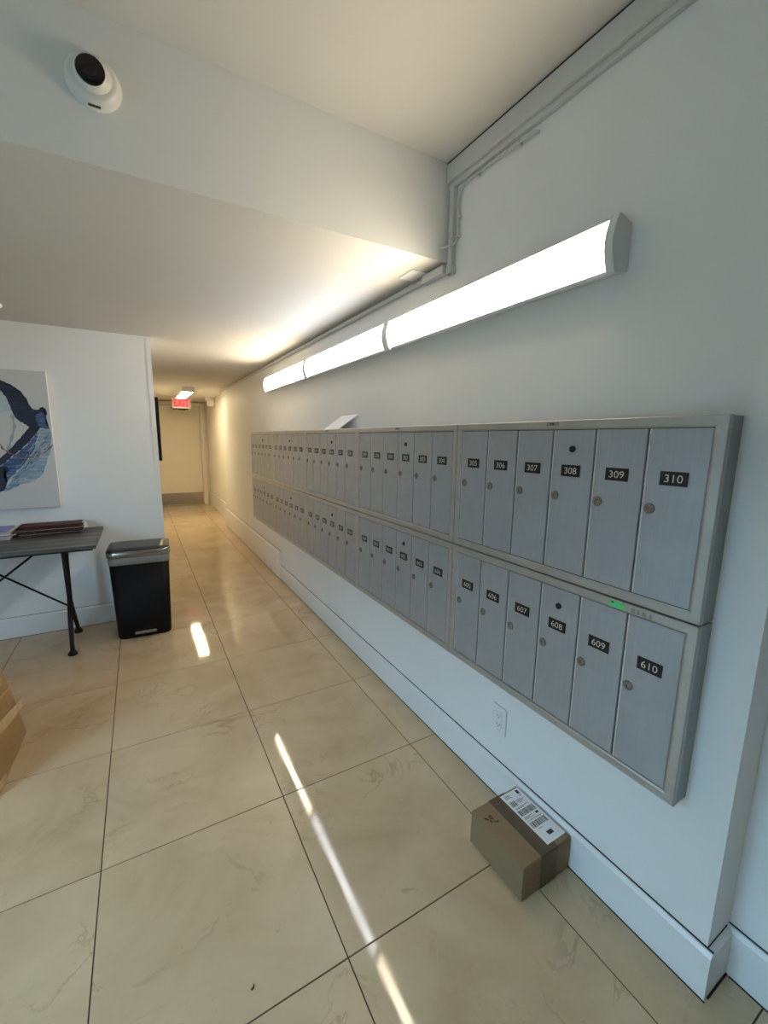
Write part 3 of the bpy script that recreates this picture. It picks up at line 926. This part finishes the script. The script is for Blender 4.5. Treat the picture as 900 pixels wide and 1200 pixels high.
for s in (1, -1):
    bm = bmesh.new()
    tube(bm, [(lx * s, 0.02 + 0.012 * s, 0.262), (-(lx - 0.08) * s, 0.02 + 0.012 * s, TZ - 0.034)], 0.0065, 8)
    obj('cross_brace', bm, M['black_iron'], t)

# shrink-wrapped bundle and loose magazines on the table
wm, wn, wl, wb = mat('shrink_wrap', (0.9, 0.9, 0.9), 0.12)
wb.inputs['Alpha'].default_value = 0.025
M['wrap'] = wm
t = thing('magazine_bundle', 'bundle of dark red magazines in clear wrap at the right end of the table', 'magazine bundle', (-1.715, 3.555, TZ), None, math.radians(2))
cols = [M['red_print'], mat('dark_cover', (0.008, 0.005, 0.006), 0.6, 0, 0.2)[0], mat('cream_pages', (0.30, 0.24, 0.20), 0.6)[0], mat('brown_cover', (0.03, 0.008, 0.008), 0.6, 0, 0.2)[0]]
z = 0.001
for i in range(12):
    th_ = rnd.uniform(0.0045, 0.0065)
    dx, dy = rnd.uniform(-0.008, 0.008), rnd.uniform(-0.006, 0.006)
    bm = bmesh.new(); box(bm, -0.17 + dx, 0.165 + dx, -0.078 + dy, 0.078 + dy, z, z + th_ * 0.75)
    box(bm, -0.168 + dx, 0.163 + dx, -0.077 + dy, 0.077 + dy, z + th_ * 0.75, z + th_ - 0.0002, 1)
    obj('magazine', bm, [cols[2] if i % 5 == 2 else cols[i % 2], cols[(1, 3, 0)[i % 3]]], t)
    z += th_
bm = bmesh.new()
box(bm, -0.185, 0.180, -0.088, 0.088, 0.0, z + 0.003)
bmesh.ops.subdivide_edges(bm, edges=bm.edges[:], cuts=6, use_grid_fill=True)
for v in bm.verts:
    if v.co.z > 0.001: v.co += Vector((rnd.uniform(-1, 1), rnd.uniform(-1, 1), rnd.uniform(-0.6, 1))) * 0.004
obj('plastic_wrap', bm, M['wrap'], t)
bm = bmesh.new()
for sgn in (-1, 1):
    for i in range(6):
        a = Vector((sgn * 0.18, rnd.uniform(-0.07, 0.05), rnd.uniform(0.012, 0.05)))
        q = [a, a + Vector((sgn * 0.018, rnd.uniform(-0.01, 0.01), rnd.uniform(-0.008, 0.012))), a + Vector((sgn * 0.012, 0.022, rnd.uniform(-0.01, 0.01))), a + Vector((0, 0.02, 0.008))]
        lo = [bm.verts.new(p) for p in q]; hi = [bm.verts.new(p + Vector((0, 0, 0.001))) for p in q]
        bm.faces.new(lo[::-1]); bm.faces.new(hi)
        for k in range(4): bm.faces.new((lo[k], lo[(k + 1) % 4], hi[(k + 1) % 4], hi[k]))
obj('wrap_ends', bm, M['paper'], t)
mcol = [('tan', (0.40, 0.30, 0.22)), ('grey', (0.42, 0.42, 0.44)), ('brown', (0.30, 0.21, 0.15)), ('white', (0.62, 0.62, 0.63)), ('beige', (0.45, 0.38, 0.30)), ('blue', (0.13, 0.17, 0.42))]
places = ['lowest of the loose stack', 'second from the bottom of the loose stack', 'third from the bottom of the loose stack', 'third from the top of the loose stack', 'second from the top of the loose stack', 'topmost of the loose stack']
z = TZ
for i, (nm, c) in enumerate(mcol):
    bm = bmesh.new()
    th_ = 0.0095
    box(bm, -0.14, 0.14, -0.105, 0.105, 0, th_ * 0.8, 1)
    box(bm, -0.1415, 0.141, -0.1065, 0.106, th_ * 0.8, th_)
    o = obj('magazine', bm, [mat('cover_' + nm, c, 0.35)[0], mat('pages_' + nm, tuple(0.5 * k + 0.3 for k in c), 0.6)[0]])
    o.location = (-2.055 + rnd.uniform(-0.012, 0.012), 3.53 + rnd.uniform(-0.008, 0.008), z); o.rotation_euler = (0, 0, rnd.uniform(-0.06, 0.06))
    tag(o, '%s flat magazine on the table, %s' % (nm, places[i]), 'magazine', 'loose magazines on the table')
    z += th_

# ================================================================== STEP BIN
t = thing('step_bin', 'black step-on bin with steel lid and liner beside the table', 'trash can', (-1.213, 3.425, 0), None, math.radians(-3))
def rr(w, d, r, n=5):
    pts = []
    for cx_, cy_, a0 in ((w / 2 - r, d / 2 - r, 0), (-w / 2 + r, d / 2 - r, 90), (-w / 2 + r, -d / 2 + r, 180), (w / 2 - r, -d / 2 + r, 270)):
        for i in range(n + 1):
            a = math.radians(a0 + 90 * i / n); pts.append((cx_ + r * math.cos(a), cy_ + r * math.sin(a)))
    return pts
def loft(bm, secs, mi=0, smooth=True):
    """secs: (w, d, r, z, bow) rounded rectangles stacked in z"""
    R = []
    for w, d, r, z, bow in secs:
        R.append([bm.verts.new((x, y - (bow * (1 - (2 * x / w) ** 2) if y < 0 else 0), z)) for x, y in rr(w, d, r)])
    n = len(R[0])
    for i in range(len(R) - 1):
        for k in range(n):
            f = bm.faces.new((R[i][k], R[i][(k + 1) % n], R[i + 1][(k + 1) % n], R[i + 1][k])); f.material_index = mi; f.smooth = smooth
    bm.faces.new(R[0][::-1]).material_index = mi; bm.faces.new(R[-1]).material_index = mi
bm = bmesh.new(); loft(bm, [(0.325, 0.265, 0.04, 0.0, 0.012), (0.335, 0.27, 0.04, 0.012, 0.012), (0.366, 0.295, 0.045, 0.553, 0.016)])
obj('body', bm, M['black_plastic'], t)
bm = bmesh.new(); loft(bm, [(0.374, 0.303, 0.048, 0.535, 0.018), (0.378, 0.307, 0.048, 0.56, 0.018), (0.376, 0.305, 0.048, 0.592, 0.018)])
for v in bm.verts: v.co.z += 0.006 * math.sin(v.co.x * 25 + v.co.y * 8) if v.co.z < 0.57 else 0
obj('liner', bm, M['liner'], t)
bm = bmesh.new(); loft(bm, [(0.388, 0.318, 0.05, 0.592, 0.020), (0.392, 0.322, 0.052, 0.596, 0.020), (0.392, 0.322, 0.052, 0.628, 0.020), (0.384, 0.314, 0.05, 0.637, 0.018)])
lid = obj('lid', bm, M['lid_steel'], t)
bm = bmesh.new(); loft(bm, [(0.380, 0.310, 0.05, 0.637, 0.018), (0.372, 0.302, 0.048, 0.643, 0.016), (0.24, 0.19, 0.03, 0.650, 0.01)])
obj('lid_top', bm, mat('lid_top', (0.035, 0.036, 0.036), 0.3, 0.5)[0], lid)
bm = bmesh.new(); poly_prism(bm, [(-0.140, 0.034), (-0.172, 0.034), (-0.176, 0.042), (-0.172, 0.056), (-0.140, 0.058)], 'x', -0.060, 0.075)
obj('pedal', bm, M['steel'], t, 0.004)
bm = bmesh.new(); loft(bm, [(0.10, 0.02, 0.009, 0.46, 0), (0.10, 0.02, 0.009, 0.50, 0)])
for v in bm.verts: v.co.y += 0.158
obj('hinge_housing', bm, M['black_plastic'], t, 0.002)

# ================================================================== PAINTING
pw0, pw1, pz0, pz1 = -2.575, -1.669, 0.915, 1.822
t = thing('abstract_painting', 'white canvas with navy and blue brush strokes above the table', 'painting', ((pw0 + pw1) / 2, YL - 0.002, pz0))
pc = Vector(((pw0 + pw1) / 2, YL, pz0))
bm = bmesh.new(); box(bm, pw0 - pc.x, pw1 - pc.x, -0.036, 0, 0, pz1 - pz0)
for f in bm.faces: f.material_index = 0 if all(abs(v.co.y + 0.036) < 1e-4 for v in f.verts) else 1
canvas = obj('canvas', bm, [M['canvas'], M['canvas_edge']], t)
def smooth_poly(pts, n=4, closed=True):
    out = []; N = len(pts)
    for i in range(N if closed else N - 1):
        g = (lambda k: Vector(pts[k % N])) if closed else (lambda k: Vector(pts[max(0, min(N - 1, k))]))
        p0, p1, p2, p3 = g(i - 1), g(i), g(i + 1), g(i + 2)
        for j in range(n):
            q = j / n
            out.append(0.5 * ((2 * p1) + (p2 - p0) * q + (2 * p0 - 5 * p1 + 4 * p2 - p3) * q * q + (3 * p1 - p0 - 3 * p2 + p3) * q ** 3))
    if not closed: out.append(Vector(pts[-1]))
    return out
layer = [0]
def clampx(x): return max(pw0 + 0.004, min(pw1 - 0.003, x))
def stroke(pts, m, jitter=0.0025):
    layer[0] += 1
    y = -0.036 - 0.0003 * layer[0]
    bm = bmesh.new()
    P = smooth_poly(pts, 6)
    P = [(clampx(p.x + rnd.uniform(-jitter, jitter)) - pc.x, p.y + rnd.uniform(-jitter, jitter) - pc.z) for p in P]
    vs = [bm.verts.new((a, y, b)) for a, b in P]
    f = bm.faces.new(vs)
    bmesh.ops.triangulate(bm, faces=[f])
    return obj('paint_stroke', bm, m, canvas)
def ribbon(pts, w, m):
    layer[0] += 1
    y = -0.036 - 0.0003 * layer[0]
    bm = bmesh.new(); P = smooth_poly(pts, 6, False); V = []
    for i, p in enumerate(P):
        d = (P[min(i + 1, len(P) - 1)] - P[max(i - 1, 0)]).normalized(); nrm = Vector((-d.y, d.x))
        ww = w * (0.75 + 0.35 * math.sin(i * 1.3))
        V.append([bm.verts.new((clampx(q.x) - pc.x, y, q.y - pc.z)) for q in (p + nrm * ww, p - nrm * ww)])
    for i in range(len(V) - 1): bm.faces.new((V[i][0], V[i][1], V[i + 1][1], V[i + 1][0]))
    return obj('paint_stroke', bm, m, canvas)
pale = [(-1.926, 1.672), (-1.899, 1.652), (-1.88, 1.594), (-1.87, 1.562), (-1.91, 1.55), (-1.96, 1.537), (-2.05, 1.57), (-2.02, 1.65)]
stroke(pale, M['ice_blue'])
ribbon([(-1.869, 1.535), (-1.864, 1.459), (-1.89, 1.37), (-1.916, 1.292)], 0.009, M['grey_wash'])
fan = [(-1.738, 1.439), (-1.683, 1.441), (-1.681, 1.361), (-1.712, 1.234), (-1.748, 1.147), (-1.789, 1.102), (-1.872, 1.076), (-1.955, 1.039), (-1.892, 1.145), (-1.821, 1.229), (-1.767, 1.32)]
stroke(fan, M['pale_blue'], 0.005)
mid = [(-1.742, 1.439), (-1.771, 1.326), (-1.83, 1.229), (-1.891, 1.157), (-1.95, 1.09), (-2.04, 1.03), (-2.12, 1.06), (-1.978, 1.187), (-1.897, 1.258), (-1.82, 1.331), (-1.769, 1.394)]
stroke(mid, M['blue'], 0.004)
stroke([(-1.976, 1.203), (-1.922, 1.186), (-1.95, 1.13), (-1.938, 1.079), (-1.968, 1.04), (-2.06, 1.0), (-2.18, 1.06), (-2.1, 1.17)], M['navy'], 0.006)
stroke([(-1.775, 1.472), (-1.841, 1.387), (-1.91, 1.303), (-1.972, 1.242), (-2.08, 1.16), (-2.09, 1.12), (-1.977, 1.192), (-1.897, 1.264), (-1.819, 1.337), (-1.769, 1.399), (-1.731, 1.462)], M['navy'], 0.003)
stroke([(-2.15, 1.77), (-2.03, 1.775), (-1.938, 1.765), (-1.897, 1.748), (-1.845, 1.72), (-1.795, 1.664), (-1.764, 1.584), (-1.733, 1.574), (-1.709, 1.592), (-1.688, 1.576), (-1.687, 1.537), (-1.717, 1.513), (-1.706, 1.48), (-1.678, 1.447), (-1.736, 1.456), (-1.781, 1.455), (-1.813, 1.482), (-1.842, 1.503), (-1.86, 1.535), (-1.877, 1.616), (-1.905, 1.678), (-1.96, 1.725), (-2.05, 1.74), (-2.14, 1.745)], M['navy'], 0.003)
stroke([(-1.745, 1.53), (-1.715, 1.555), (-1.694, 1.53), (-1.70, 1.49), (-1.685, 1.45), (-1.735, 1.465)], M['blue'], 0.004)
ribbon([(-2.1, 1.40), (-1.96, 1.352), (-1.935, 1.314), (-1.895, 1.281), (-1.845, 1.258), (-1.801, 1.257), (-1.754, 1.274), (-1.71, 1.303), (-1.673, 1.343)], 0.0055, M['umber'])
# dry-brush hatching along the lower right fringe
layer[0] += 1
bmA = bmesh.new(); bmB = bmesh.new()
for i in range(150):
    u = rnd.random()
    a = Vector((-1.70, 1.38)).lerp(Vector((-1.90, 1.075)), u) + Vector((rnd.uniform(-0.05, 0.015), rnd.uniform(-0.03, 0.03)))
    L = rnd.uniform(0.02, 0.055); ang = math.radians(rnd.uniform(42, 62) - 12 * u)
    d = Vector((math.cos(ang), math.sin(ang))) * L; nn = Vector((-d.y, d.x)).normalized() * rnd.uniform(0.0006, 0.0016)
    bmx = bmA if i % 3 else bmB
    y = -0.036 - 0.0003 * layer[0] - (0.0002 if i % 3 else 0.0004)
    vs = [bmx.verts.new((clampx(q.x) - pc.x, y, q.y - pc.z)) for q in (a + nn, a - nn, a + d * 1.0, a + d * 0.9 + nn)]
    bmx.faces.new(vs)
o = obj('dry_brush_hatching', bmA, M['blue'], canvas); o['kind'] = 'stuff'
o = obj('dry_brush_hatching', bmB, M['canvas'], canvas); o['kind'] = 'stuff'
# mirrored sweep on the far half of the canvas, outside the picture
stroke([(-2.15, 1.77), (-2.30, 1.70), (-2.40, 1.55), (-2.42, 1.38), (-2.33, 1.20), (-2.16, 1.08), (-2.14, 1.15), (-2.27, 1.26), (-2.34, 1.40), (-2.32, 1.54), (-2.25, 1.65), (-2.14, 1.735)], M['navy'], 0.003)

# ================================================================== FLOOR SCRAP
bm = bmesh.new()
poly_prism(bm, [(-0.006, -0.002), (0.001, -0.004), (0.007, 0.001), (0.005, 0.0035), (0.0, 0.0), (-0.005, 0.0015)], 'z', 0.0, 0.0025)
o = tag(obj('dirt_scrap', bm, M['ink']), 'tiny dark curled scrap lying on a floor tile in the foreground', 'debris')
o.location = (-1.01, 0.913, 0); o.rotation_euler = (0, 0, 0.5)
